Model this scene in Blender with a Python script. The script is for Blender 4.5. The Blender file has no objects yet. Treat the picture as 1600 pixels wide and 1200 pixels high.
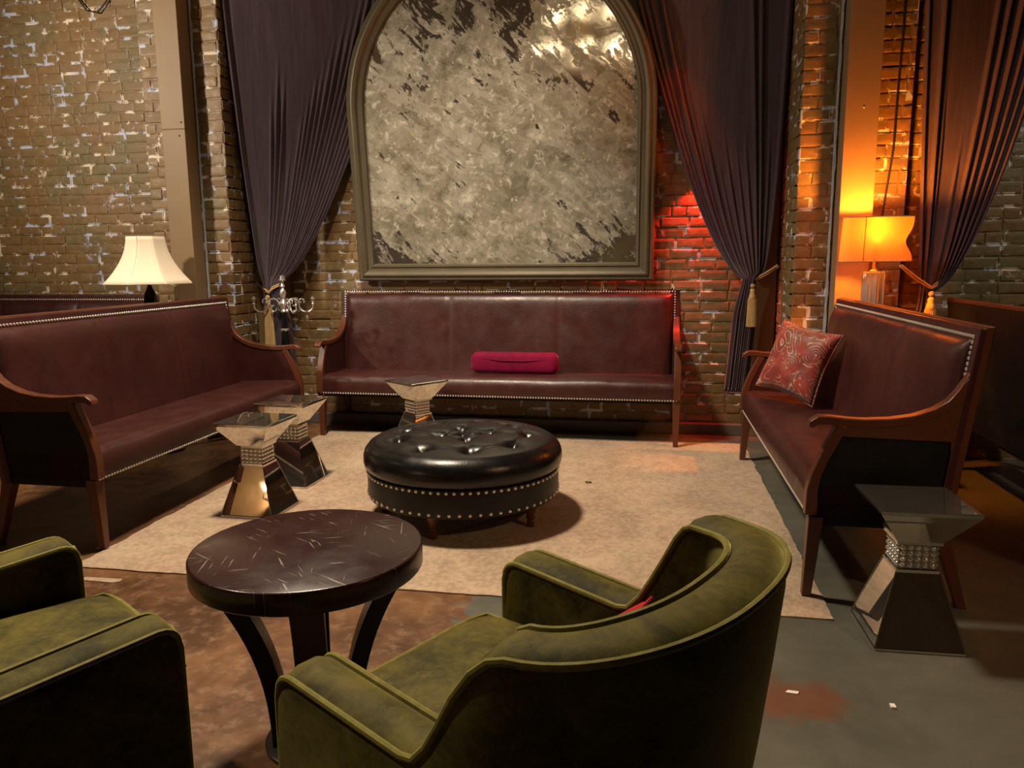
import bpy, bmesh, math, random
from mathutils import Vector, Matrix, noise
random.seed(7)
S = bpy.context.scene
COL = S.collection
PI = math.pi
R = math.radians
def lerp(a, b, t): return a + (b - a) * t
def smooth(t):
    t = max(0.0, min(1.0, t)); return t * t * (3 - 2 * t)

# ------------------------------------------------------------------ materials
class NT:
    """tiny helper round a node tree"""
    def __init__(s, name):
        s.m = bpy.data.materials.new(name); s.m.use_nodes = True
        s.t = s.m.node_tree; s.N = s.t.nodes; s.L = s.t.links
        s.p = s.N['Principled BSDF']
    def n(s, kind, **kw):
        x = s.N.new(kind)
        for k, v in kw.items():
            if k in x.inputs.keys(): s.put(x.inputs[k], v)
            else: setattr(x, k, v)
        return x
    def put(s, sock, v):
        if isinstance(v, bpy.types.NodeSocket): s.L.new(v, sock)
        elif isinstance(v, (tuple, list)) and sock.type == 'RGBA' and len(v) == 3: sock.default_value = (*v, 1)
        else: sock.default_value = v
    def coord(s): return s.n('ShaderNodeTexCoord').outputs['Object']
    def mapping(s, vec, scale=(1, 1, 1), loc=(0, 0, 0), rot=(0, 0, 0)):
        if rot != (0, 0, 0) and scale != (1, 1, 1):
            vec = s.mapping(vec, (1, 1, 1), (0, 0, 0), rot); rot = (0, 0, 0)
        x = s.n('ShaderNodeMapping'); s.L.new(vec, x.inputs['Vector'])
        x.inputs['Scale'].default_value = scale; x.inputs['Location'].default_value = loc
        x.inputs['Rotation'].default_value = rot
        return x.outputs[0]
    def noise(s, vec, scale, detail=3, rough=.55, dist=0):
        x = s.n('ShaderNodeTexNoise'); s.L.new(vec, x.inputs['Vector'])
        x.inputs['Scale'].default_value = scale; x.inputs['Detail'].default_value = detail
        x.inputs['Roughness'].default_value = rough; x.inputs['Distortion'].default_value = dist
        return x.outputs['Fac']
    def ramp(s, fac, stops):
        x = s.n('ShaderNodeValToRGB'); s.L.new(fac, x.inputs[0])
        e = x.color_ramp.elements
        while len(e) < len(stops): e.new(.5)
        for i, (p, c) in enumerate(stops):
            e[i].position = p; e[i].color = (*c, 1) if isinstance(c, (tuple, list)) else (c, c, c, 1)
        return x.outputs[0]
    def math(s, op, a, b=None, c=None):
        x = s.n('ShaderNodeMath', operation=op)
        for i, v in enumerate((a, b, c)):
            if v is not None: s.put(x.inputs[i], v)
        return x.outputs[0]
    def mix(s, fac, a, b):
        x = s.n('ShaderNodeMix', data_type='RGBA')
        s.put(x.inputs[0], fac); s.put(x.inputs[6], a); s.put(x.inputs[7], b)
        return x.outputs[2]
    def bump(s, h, strength=.3, dist=.01):
        x = s.n('ShaderNodeBump'); s.L.new(h, x.inputs['Height'])
        x.inputs['Strength'].default_value = strength; x.inputs['Distance'].default_value = dist
        s.L.new(x.outputs[0], s.p.inputs['Normal'])
    def set(s, **kw):
        for k, v in kw.items(): s.put(s.p.inputs[k.replace('_', ' ')], v)
        return s

def mat_leather(name, col, col2, rough=.37, scale=60, bump=.16, spec=.5):
    k = NT(name); c = k.coord(); k.set(Specular_IOR_Level=spec)
    f = k.noise(c, 5, 4)
    k.set(Base_Color=k.mix(k.ramp(f, [(.3, 0), (.75, 1)]), col, col2),
          Roughness=k.ramp(k.noise(c, 9, 3), [(.3, rough - .05), (.7, rough + .1)]))
    h = k.math('ADD', k.noise(c, scale, 3), k.math('MULTIPLY', k.noise(c, 7, 2), 2.2))
    k.bump(h, bump, .006)
    return k.m
def mat_wood(name, a, b, rough=.35, axis=(1, 1, 14)):
    k = NT(name); c = k.mapping(k.coord(), axis)
    f = k.noise(c, 9, 5, .6, .6)
    k.set(Base_Color=k.mix(f, a, b), Roughness=rough)
    k.bump(f, .08, .002)
    return k.m
def mat_plain(name, col, rough=.5, metal=0, noise_amt=0.0, scale=20):
    k = NT(name)
    if noise_amt:
        f = k.noise(k.coord(), scale, 4)
        k.set(Base_Color=k.mix(f, tuple(x * (1 - noise_amt) for x in col), tuple(min(1, x * (1 + noise_amt)) for x in col)))
    else: k.set(Base_Color=col)
    k.set(Roughness=rough, Metallic=metal)
    return k.m
def mat_velvet(name, a, b, sheen, rough=.75, sw=.8, scale=6, str_axis=(1, 1, 1)):
    k = NT(name); c = k.coord()
    f = k.noise(k.mapping(c, str_axis), scale, 5, .6, .8)
    g = k.noise(k.mapping(c, tuple(x * 1.0 for x in str_axis), (3, 1, 2)), scale * 4, 4, .65, 1.5)
    f2 = k.math('ADD', k.math('MULTIPLY', f, .65), k.math('MULTIPLY', g, .35))
    k.set(Base_Color=k.mix(k.ramp(f2, [(.38, 0), (.62, 1)]), a, b), Roughness=rough, Sheen_Weight=sw,
          Sheen_Roughness=.35, Sheen_Tint=sheen, Specular_IOR_Level=.15)
    k.bump(k.math('ADD', k.noise(c, 220, 2), k.math('MULTIPLY', g, .8)), .12, .003)
    return k.m

M = {}
M['leather'] = mat_leather('burgundy_leather', (.034, .0082, .0075), (.054, .0135, .012))
M['leather_black'] = mat_leather('black_leather', (.004, .004, .004), (.008, .0075, .007), .26, 80, .08)
M['drum_black'] = mat_leather('matt_black_leather', (.0035, .0035, .0035), (.006, .0058, .0055), .42, 80, .08, .3)
M['side_black'] = mat_leather('black_vinyl', (.003, .0035, .0035), (.006, .0065, .0065), .5, spec=.25)
M['wood'] = mat_wood('mahogany_stained_wood', (.07, .020, .009), (.13, .042, .017))
M['dark_wood'] = mat_wood('dark_espresso_wood', (.012, .007, .006), (.022, .012, .01), .35)
M['nail'] = mat_plain('nickel_nailhead', (.80, .77, .72), .38, .75)
M['chrome'] = mat_plain('polished_chrome', (.85, .83, .80), .22, .82)
M['black_gloss'] = mat_plain('black_gloss_lacquer', (.008, .008, .009), .12)
M['velvet_green'] = mat_velvet('olive_velvet', (.020, .0175, .0025), (.090, .074, .0105), (.85, .76, .26), .7, .6, 7, (1, 1, 1))
M['velvet_piping'] = mat_velvet('olive_velvet_piping', (.12, .108, .020), (.19, .168, .038), (.85, .78, .34), .7, .6, 30)
M['curtain'] = mat_velvet('aubergine_curtain_velvet', (.056, .040, .050), (.080, .058, .072), (.66, .56, .66), .7, .8, 4, (6, 6, .4))
M['fuchsia'] = mat_velvet('fuchsia_velvet', (.12, .002, .022), (.18, .003, .034), (.9, .2, .4), .8, .4)
M['red'] = mat_velvet('red_cushion_fabric', (.30, .006, .012), (.38, .012, .02), (.9, .3, .3), .8, .3)
M['dark_trim'] = mat_plain('charcoal_paint', (.02, .019, .017), .6, 0, .2)
M['shade_white'] = NT('cream_lampshade_silk').set(Base_Color=(.80, .70, .55), Roughness=.9).m
M['rope'] = mat_plain('gold_rope', (.50, .34, .15), .7, 0, .3, 120)
M['cable'] = mat_plain('black_cable', (.01, .009, .008), .6)
M['paper'] = mat_plain('white_scrap', (.75, .7, .65), .8)

def mat_tassel():
    k = NT('gold_tassel_fringe'); c = k.mapping(k.coord(), (90, 90, 3))
    f = k.noise(c, 3, 3)
    k.set(Base_Color=k.mix(f, (.32, .19, .06), (.66, .48, .24)), Roughness=.75)
    k.bump(f, .5, .006); return k.m
M['tassel'] = mat_tassel()

def mat_mirror():
    k = NT('smoked_mirror_glass'); c = k.coord()
    f = k.noise(c, 7, 4)
    k.set(Base_Color=k.mix(k.ramp(f, [(.35, 0), (.7, 1)]), (.60, .58, .53), (.74, .72, .67)), Metallic=.965,
          Roughness=k.ramp(k.noise(c, 14, 4), [(.4, .012), (.7, .035)]))
    return k.m
M['mirror'] = mat_mirror()
M['mirror_edge'] = mat_plain('mirror_bevel_edge', (.35, .33, .30), .18, 1)
M['crystal'] = mat_plain('crystal_studs', (.85, .83, .78), .10, .85)

def mat_brick():
    k = NT('painted_brick'); c = k.coord()
    at = k.n('ShaderNodeAttribute', attribute_name='edge').outputs['Fac']
    tone = k.noise(c, 1.6, 4); tone2 = k.noise(c, 22, 4)
    base = k.mix(k.ramp(tone, [(.32, 0), (.7, 1)]), (.160, .088, .030), (.215, .135, .058))
    base = k.mix(k.math('MULTIPLY', k.ramp(k.noise(c, 2.6, 4), [(.50, 0), (.62, 1)]), .75), base, (.130, .112, .052))
    base = k.mix(k.math('MULTIPLY', k.ramp(tone2, [(.45, 0), (.75, 1)]), .35), base, (.30, .21, .11))
    fl = k.noise(c, 8.5, 5, .62, .25)
    m1 = k.math('MULTIPLY', k.ramp(fl, [(.528, 0), (.585, 1)]), k.ramp(at, [(.50, 0), (.72, 1)]))
    m2 = k.math('MULTIPLY', k.ramp(k.noise(k.mapping(c, (1, 1, 1), (3.3, 0, 7)), 6.5, 5, .68, .5), [(.635, 0), (.71, 1)]), .75)
    fac = k.math('MAXIMUM', m1, m2)
    flake = k.mix(k.ramp(k.noise(c, 5, 2), [(.42, 0), (.58, 1)]), (.46, .52, .70), (.74, .66, .54))
    k.set(Base_Color=k.mix(fac, base, flake), Roughness=k.ramp(tone2, [(.3, .42), (.7, .62)]))
    h = k.math('ADD', k.noise(c, 45, 5), k.math('MULTIPLY', fac, .5))
    k.bump(h, .35, .006)
    return k.m
M['brick'] = mat_brick()

def mat_floor():
    k = NT('stained_concrete_floor'); c = k.coord()
    sep = k.n('ShaderNodeSeparateXYZ'); k.L.new(c, sep.inputs[0])
    X, Y = sep.outputs[0], sep.outputs[1]
    n1 = k.noise(c, 2.3, 5, .6, .4); n2 = k.noise(c, 16, 5, .65)
    base = k.mix(k.ramp(n1, [(.3, 0), (.7, 1)]), (.070, .070, .056), (.120, .114, .090))
    base = k.mix(k.math('MULTIPLY', k.ramp(n2, [(.5, 0), (.8, 1)]), .4), base, (.10, .09, .07))
    # worn brown patch in front of the rug and small rusty stain on the right
    wob = k.math('MULTIPLY', k.math('SUBTRACT', k.noise(c, 5, 5, .6), .5), .5)
    e1 = k.math('SUBTRACT', -.62, k.math('ADD', X, wob))
    m1 = k.ramp(k.math('ADD', k.math('MULTIPLY', e1, 5), .5), [(.45, 0), (.55, 1)])
    dx = k.math('DIVIDE', k.math('SUBTRACT', X, .44), .22); dy = k.math('DIVIDE', k.math('SUBTRACT', Y, 2.22), .13)
    rr = k.math('SQRT', k.math('ADD', k.math('MULTIPLY', dx, dx), k.math('MULTIPLY', dy, dy)))
    m2 = k.ramp(k.math('ADD', rr, k.math('MULTIPLY', wob, 5)), [(.50, 1), (1.05, 0)])
    pat = k.mix(k.ramp(n1, [(.40, 0), (.62, 1)]), (.070, .031, .013), (.185, .088, .038))
    pat = k.mix(k.math('MULTIPLY', k.ramp(n2, [(.50, 0), (.72, 1)]), .6), pat, (.27, .15, .075))
    base = k.mix(m1, base, pat)
    base = k.mix(k.math('MULTIPLY', m2, .8), base, (.15, .055, .026))
    k.set(Base_Color=base, Roughness=k.ramp(n2, [(.3, .30), (.7, .5)]))
    k.bump(k.math('ADD', n2, k.noise(c, 60, 3)), .12, .004)
    return k.m
M['floor'] = mat_floor()

def mat_rug():
    k = NT('faded_beige_rug'); c = k.coord()
    n1 = k.noise(c, 2.2, 5, .6, .6); n2 = k.noise(c, 9, 5, .65)
    base = k.mix(k.ramp(n1, [(.36, 0), (.64, 1)]), (.255, .165, .100), (.45, .318, .214))
    base = k.mix(k.math('MULTIPLY', k.ramp(k.noise(k.mapping(c, (1, 1, 1), (4, 2, 0)), 1.3, 4, .6, .5), [(.45, 0), (.6, 1)]), .4), base, (.44, .235, .155))
    base = k.mix(k.math('MULTIPLY', k.ramp(n2, [(.48, 0), (.72, 1)]), .6), base, (.165, .112, .070))
    n3 = k.noise(c, 40, 4, .7)
    base = k.mix(k.math('MULTIPLY', k.ramp(n3, [(.46, 0), (.62, 1)]), .42), base, (.56, .44, .31))
    base = k.mix(k.math('MULTIPLY', k.ramp(n3, [(.36, 1), (.47, 0)]), .42), base, (.15, .098, .062))
    wv = k.noise(k.mapping(c, (6, 160, 1)), 3, 2); wv2 = k.noise(k.mapping(c, (160, 6, 1)), 3, 2)
    w = k.math('ADD', wv, wv2)
    base = k.mix(k.math('MULTIPLY', k.ramp(w, [(.8, 0), (1.25, 1)]), .3), base, (.50, .40, .29))
    k.set(Base_Color=base, Roughness=.95, Sheen_Weight=.15)
    k.bump(k.math('ADD', w, k.noise(c, 300, 2)), .25, .004)
    return k.m
M['rug'] = mat_rug()

def mat_table_top():
    k = NT('scratched_mahogany_top'); c = k.coord()
    f = k.noise(k.mapping(c, (1, 8, 1)), 6, 4)
    base = k.mix(f, (.014, .0045, .0045), (.026, .0075, .007))
    m = None
    for a, off, th in ((.5, 0, .700), (-.35, 4, .70), (1.3, 9, .705), (.9, 14, .70), (2.2, 21, .70)):
        v = k.noise(k.mapping(c, (3, 60, 1), (off, off, 0), (0, 0, a)), 2.2, 2)
        w = k.noise(k.mapping(c, (1, 1, 1), (off, 0, 0)), 6, 2)
        t = k.math('MULTIPLY', k.ramp(v, [(th - .03, 0), (th, 1)]), k.ramp(w, [(.53, 0), (.60, 1)]))
        m = t if m is None else k.math('MAXIMUM', m, t)
    k.set(Base_Color=k.mix(k.math('MULTIPLY', m, .45), base, (.35, .26, .2)),
          Roughness=k.math('ADD', k.math('MULTIPLY', m, .3), k.ramp(k.noise(c, 10, 4), [(.3, .20), (.7, .32)])))
    return k.m
M['table_top'] = mat_table_top()

def mat_aged_mirror():
    k = NT('distressed_antique_mirror'); c = k.coord()     # object space: x across, z up the glass
    sep = k.n('ShaderNodeSeparateXYZ'); k.L.new(c, sep.inputs[0]); X, Z = sep.outputs[0], sep.outputs[2]
    wc = k.mapping(c, (1, 1, 1))
    big = k.noise(wc, 1.6, 6, .62, .8); med = k.noise(wc, 5, 8, .72, .6); fine = k.noise(wc, 17, 6, .7, .4)
    streak = k.noise(k.mapping(c, (4.5, 1, 1.0), (0, 0, 0), (0, .75, 0)), 2.6, 8, .72, .5)
    streak2 = k.noise(k.mapping(c, (1.0, 1, 3.2), (5, 0, 0), (0, -.55, 0)), 2.2, 8, .74, .6)
    p1 = k.noise(k.mapping(c, (1, 1, 1.25), (2, 0, 1), (0, .5, 0)), 2.6, 10, .74, .5)
    p2 = k.noise(k.mapping(c, (1.3, 1, 1), (7, 0, 3), (0, -.6, 0)), 6.5, 10, .76, .4)
    v = k.math('ADD', k.math('MULTIPLY', p1, .6), k.math('MULTIPLY', p2, .4))
    v = k.math('SUBTRACT', v, k.math('MULTIPLY', k.ramp(Z, [(.45, 0), (.85, 1)]), .0))
    paint = k.ramp(v, [(.36, (.070, .064, .046)), (.43, (.155, .140, .100)), (.47, (.215, .198, .150)), (.53, (.290, .272, .215)), (.57, (.345, .330, .275)), (.63, (.56, .54, .46))])
    paint = k.mix(k.math('MULTIPLY', k.ramp(big, [(.42, 0), (.58, 1)]), .45), paint, (.235, .215, .155))
    paint = k.mix(k.math('MULTIPLY', k.ramp(streak2, [(.515, 0), (.555, 1)]), .40), paint, (.46, .44, .375))
    paint = k.mix(k.math('MULTIPLY', k.ramp(fine, [(.56, 0), (.62, 1)]), .65), paint, (.60, .57, .49))
    paint = k.mix(k.math('MULTIPLY', k.ramp(fine, [(.36, 1), (.42, 0)]), .55), paint, (.075, .068, .05))
    # silvering shows through towards the crown and in the two lower corners
    ctr = k.math('ABSOLUTE', X)
    up = k.math('MULTIPLY', k.math('SUBTRACT', Z, 1.05), .10)
    low = k.math('MULTIPLY', k.math('SUBTRACT', .52, Z), .42)
    low = k.math('MULTIPLY', k.math('MAXIMUM', low, 0), ctr)
    bias = k.math('ADD', k.math('MAXIMUM', up, 0), low)
    s = k.math('ADD', k.math('ADD', k.math('MULTIPLY', streak, .5), k.math('MULTIPLY', med, .5)), bias)
    s = k.math('ADD', s, k.math('MULTIPLY', k.math('MULTIPLY', k.ramp(X, [(.0, 0), (.45, 1)]), k.ramp(k.math('SUBTRACT', Z, .95), [(.2, 0), (.6, 1)])), .05))
    silver = k.ramp(s, [(.575, 0), (.605, 1)])
    metal = k.math('MAXIMUM', k.math('MULTIPLY', silver, .92), .30)
    col = k.mix(silver, paint, (.42, .40, .35))
    rough = k.mix(silver, k.ramp(med, [(.35, .26), (.65, .5)]), (.07, .07, .07))
    k.set(Base_Color=col, Metallic=metal, Roughness=rough)
    k.bump(k.math('ADD', med, streak), .10, .006)
    return k.m
M['aged_mirror'] = mat_aged_mirror()
def mat_frame():
    k = NT('pewter_painted_moulding'); c = k.coord(); f = k.noise(c, 12, 4)
    k.set(Base_Color=k.mix(f, (.085, .070, .042), (.13, .11, .07)), Roughness=.42, Metallic=.25)
    k.bump(f, .1, .004); return k.m
M['frame'] = mat_frame()
M['column'] = mat_plain('taupe_painted_steel', (.235, .155, .080), .55, 0, .12, 6)
M['post'] = mat_plain('brown_painted_board', (.19, .115, .05), .55, 0, .2, 5)
M['ceiling'] = mat_plain('black_ceiling_paint', (.02, .018, .016), .8)
M['plain_wall'] = mat_plain('dark_plaster', (.035, .026, .02), .7, 0, .2, 3)
M['seam'] = mat_plain('flaking_white_filler', (.42, .47, .55), .8, 0, .5, 14)
M['panelling'] = mat_wood('warm_wood_panelling', (.30, .19, .10), (.46, .31, .18), .5, (5, 5, .5))
M['curb'] = mat_plain('grey_painted_curb', (.10, .085, .07), .6, 0, .3, 8)

def mat_paisley():
    k = NT('red_paisley_brocade'); c = k.coord()
    d = k.n('ShaderNodeTexNoise'); k.L.new(c, d.inputs['Vector']); d.inputs['Scale'].default_value = 5
    vadd = k.n('ShaderNodeVectorMath', operation='ADD'); k.L.new(c, vadd.inputs[0])
    vs = k.n('ShaderNodeVectorMath', operation='SCALE'); k.L.new(d.outputs['Color'], vs.inputs[0]); vs.inputs['Scale'].default_value = .12
    k.L.new(vs.outputs[0], vadd.inputs[1]); w = vadd.outputs[0]
    def vor(scale, feat='F1'):
        x = k.n('ShaderNodeTexVoronoi', feature=feat); k.L.new(w, x.inputs['Vector']); x.inputs['Scale'].default_value = scale
        return x.outputs['Distance']
    a, b = vor(9), vor(30)
    rings = k.math('SINE', k.math('MULTIPLY', a, 46))
    line = k.ramp(rings, [(.80, 0), (.93, 1)])
    dots = k.ramp(b, [(.16, 1), (.24, 0)])
    mot = k.ramp(k.noise(w, 9, 3), [(.45, 0), (.52, 1)])
    base = k.mix(mot, (.17, .008, .005), (.26, .020, .009))
    base = k.mix(k.ramp(k.noise(w, 6, 2), [(.55, 0), (.62, 1)]), base, (.16, .035, .018))
    orn = k.math('MULTIPLY', line, k.ramp(k.noise(w, 12, 2), [(.40, 0), (.50, 1)]))
    base = k.mix(orn, base, (.46, .27, .19))
    base = k.mix(k.math('MULTIPLY', dots, mot), base, (.50, .16, .07))
    k.set(Base_Color=base, Roughness=.55, Sheen_Weight=.3)
    k.bump(k.math('ADD', orn, k.noise(c, 120, 2)), .2, .003)
    return k.m
M['paisley'] = mat_paisley()

def mat_shade_orange():
    k = NT('amber_linen_shade'); c = k.coord()
    f = k.noise(k.mapping(c, (40, 40, 160)), 3, 3)
    col = k.mix(f, (.50, .20, .045), (.62, .28, .075))
    d = k.n('ShaderNodeBsdfDiffuse'); t = k.n('ShaderNodeBsdfTranslucent')
    k.L.new(col, d.inputs[0]); k.L.new(col, t.inputs[0])
    x = k.n('ShaderNodeMixShader'); x.inputs[0].default_value = .05
    k.L.new(d.outputs[0], x.inputs[1]); k.L.new(t.outputs[0], x.inputs[2])
    tr = k.n('ShaderNodeBsdfTransparent'); tr.inputs[0].default_value = (1, .62, .25, 1)
    y = k.n('ShaderNodeMixShader'); y.inputs[0].default_value = .035
    k.L.new(x.outputs[0], y.inputs[1]); k.L.new(tr.outputs[0], y.inputs[2])
    k.L.new(y.outputs[0], k.N['Material Output'].inputs[0])
    return k.m
M['shade_orange'] = mat_shade_orange()
def mat_glow(name, col, s):
    k = NT(name); k.set(Base_Color=(0, 0, 0), Emission_Color=col, Emission_Strength=s); return k.m
M['bulb_amber'] = mat_glow('lit_amber_bulb', (1, .42, .03), 45)
M['bulb_warm'] = mat_glow('lit_candle_bulb', (1, .76, .46), 65)
M['led_red'] = mat_glow('lit_red_lens', (1, .02, .01), 12)
def mat_glass():
    k = NT('fluted_clear_glass'); k.set(Base_Color=(.82, .72, .62), Roughness=.08, Transmission_Weight=.7, IOR=1.45); return k.m
M['glass'] = mat_glass()

# ------------------------------------------------------------------ mesh builder
class MB:
    def __init__(s): s.v = []; s.f = []; s.e = None
    def add(s, vs, fs):
        o = len(s.v); s.v += [tuple(v) for v in vs]; s.f += [tuple(i + o for i in f) for f in fs]; return s
    def box(s, x0, x1, y0, y1, z0, z1):
        return s.add([(x, y, z) for z in (z0, z1) for y in (y0, y1) for x in (x0, x1)],
                     [(0, 2, 3, 1), (4, 5, 7, 6), (0, 1, 5, 4), (1, 3, 7, 5), (3, 2, 6, 7), (2, 0, 4, 6)])
    def loft(s, rings, closed=True, caps=True, loop=False):
        n = len(rings[0]); vs = [p for r in rings for p in r]; fs = []
        m = len(rings)
        for i in range(m if loop else m - 1):
            a, b = i * n, ((i + 1) % m) * n
            for j in range(n if closed else n - 1):
                k = (j + 1) % n
                fs.append((a + j, a + k, b + k, b + j))
        if caps and closed and not loop:
            fs.append(tuple(reversed(range(n)))); fs.append(tuple(range((m - 1) * n, m * n)))
        return s.add(vs, fs)
    def lathe(s, prof, n=24, c=(0, 0, 0), caps=True):
        rings = [[(c[0] + r * math.cos(2 * PI * j / n), c[1] + r * math.sin(2 * PI * j / n), c[2] + z) for j in range(n)] for r, z in prof]
        return s.loft(rings, True, caps)
    def tube(s, pts, r, n=8, closed=False, caps=True):
        pts = [Vector(p) for p in pts]; m = len(pts); rings = []
        up = None
        for i, p in enumerate(pts):
            if closed: t = pts[(i + 1) % m] - pts[i - 1]
            else: t = pts[min(i + 1, m - 1)] - pts[max(i - 1, 0)]
            if t.length < 1e-9: t = Vector((0, 0, 1))
            t.normalize()
            if up is None:
                up = Vector((0, 0, 1)) if abs(t.z) < .9 else Vector((1, 0, 0))
            b = t.cross(up)
            if b.length < 1e-6: b = t.orthogonal()
            b.normalize(); up = b.cross(t).normalized()
            rr = r[i] if isinstance(r, (list, tuple)) else r
            rings.append([tuple(p + rr * (math.cos(2 * PI * j / n) * b + math.sin(2 * PI * j / n) * up)) for j in range(n)])
        return s.loft(rings, True, caps, closed)
    def bar(s, pts, w, h, side):
        """rectangular section swept along pts; side = fixed width direction"""
        pts = [Vector(p) for p in pts]; side = Vector(side).normalized(); rings = []
        m = len(pts)
        for i, p in enumerate(pts):
            t = (pts[min(i + 1, m - 1)] - pts[max(i - 1, 0)]).normalized()
            u = side.cross(t).normalized()
            ww = w[i] if isinstance(w, (list, tuple)) else w
            hh = h[i] if isinstance(h, (list, tuple)) else h
            rings.append([tuple(p + a * side * ww / 2 + b * u * hh / 2) for a, b in ((-1, -1), (1, -1), (1, 1), (-1, 1))])
        return s.loft(rings)
    def sphere(s, c, r, n=10, m=6):
        rings = [[(c[0] + r * math.sin(PI * i / m) * math.cos(2 * PI * j / n), c[1] + r * math.sin(PI * i / m) * math.sin(2 * PI * j / n),
                   c[2] - r * math.cos(PI * i / m)) for j in range(n)] for i in range(1, m)]
        o = len(s.v); s.loft(rings, True, False)
        s.v += [(c[0], c[1], c[2] - r), (c[0], c[1], c[2] + r)]; a, b = len(s.v) - 2, len(s.v) - 1
        for j in range(n):
            k = (j + 1) % n
            s.f.append((a, o + k, o + j)); s.f.append((b, o + (m - 2) * n + j, o + (m - 2) * n + k))
        return s
    def dome(s, c, nrm, r, h=None, n=6):
        c = Vector(c); nrm = Vector(nrm).normalized(); a = nrm.orthogonal().normalized(); b = nrm.cross(a); h = h or r * .8
        r0 = [c + r * (math.cos(2 * PI * j / n) * a + math.sin(2 * PI * j / n) * b) for j in range(n)]
        r1 = [c + .7 * r * (math.cos(2 * PI * j / n) * a + math.sin(2 * PI * j / n) * b) + nrm * h * .7 for j in range(n)]
        s.loft([r0, r1], True, False); o = len(s.v) - n
        s.v.append(tuple(c + nrm * h)); t = len(s.v) - 1
        for j in range(n): s.f.append((o + j, o + (j + 1) % n, t))
        return s
    def prism(s, poly, axis, a, b):
        """poly in the two other axes, extruded along axis from a to b"""
        def P(p, q):
            return {'x': (q, p[0], p[1]), 'y': (p[0], q, p[1]), 'z': (p[0], p[1], q)}[axis]
        n = len(poly)
        return s.add([P(p, a) for p in poly] + [P(p, b) for p in poly],
                     [tuple(range(n)), tuple(reversed(range(n, 2 * n)))] + [(i, i + n, (i + 1) % n + n, (i + 1) % n) for i in range(n)])
    def build(s, name, mat, parent=None, smooth_=False, bevel=0, seg=2, subsurf=0, angle=40):
        me = bpy.data.meshes.new(name); me.from_pydata(s.v, [], s.f); me.validate()
        bm = bmesh.new(); bm.from_mesh(me); bmesh.ops.recalc_face_normals(bm, faces=bm.faces); bm.to_mesh(me); bm.free()
        if s.e is not None:
            at = me.attributes.new('edge', 'FLOAT', 'POINT'); at.data.foreach_set('value', s.e)
        me.materials.append(mat)
        o = bpy.data.objects.new(name, me); COL.objects.link(o)
        if parent: o.parent = parent
        if smooth_:
            for p in me.polygons: p.use_smooth = True
            try: me.set_sharp_from_angle(angle=R(angle))
            except Exception: pass
        if bevel:
            b = o.modifiers.new('bevel', 'BEVEL'); b.width = bevel; b.segments = seg; b.limit_method = 'ANGLE'
            b.harden_normals = False
        if subsurf:
            m = o.modifiers.new('sub', 'SUBSURF'); m.levels = subsurf; m.render_levels = subsurf
        return o
def tag(o, label, cat, group=None):
    o['label'] = label; o['category'] = cat
    if group: o['group'] = group
    return o
def thing(name, label, cat, loc=(0, 0, 0), rz=0, group=None, rx=0):
    o = bpy.data.objects.new(name, None); COL.objects.link(o); o.empty_display_size = .1
    o.location = loc; o.rotation_euler = (rx, 0, rz)
    return tag(o, label, cat, group)
def struct(o): o['kind'] = 'structure'; return o
def kids(o): return [c for c in COL.objects if c.parent == o]
def dup(root, label, loc, rz):
    r = root.copy(); COL.objects.link(r); r.location = loc; r.rotation_euler = (0, 0, rz); r['label'] = label
    for ch in kids(root):
        c = ch.copy(); COL.objects.link(c); c.parent = r
        for g in kids(ch):
            d = g.copy(); COL.objects.link(d); d.parent = c
    return r

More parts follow.
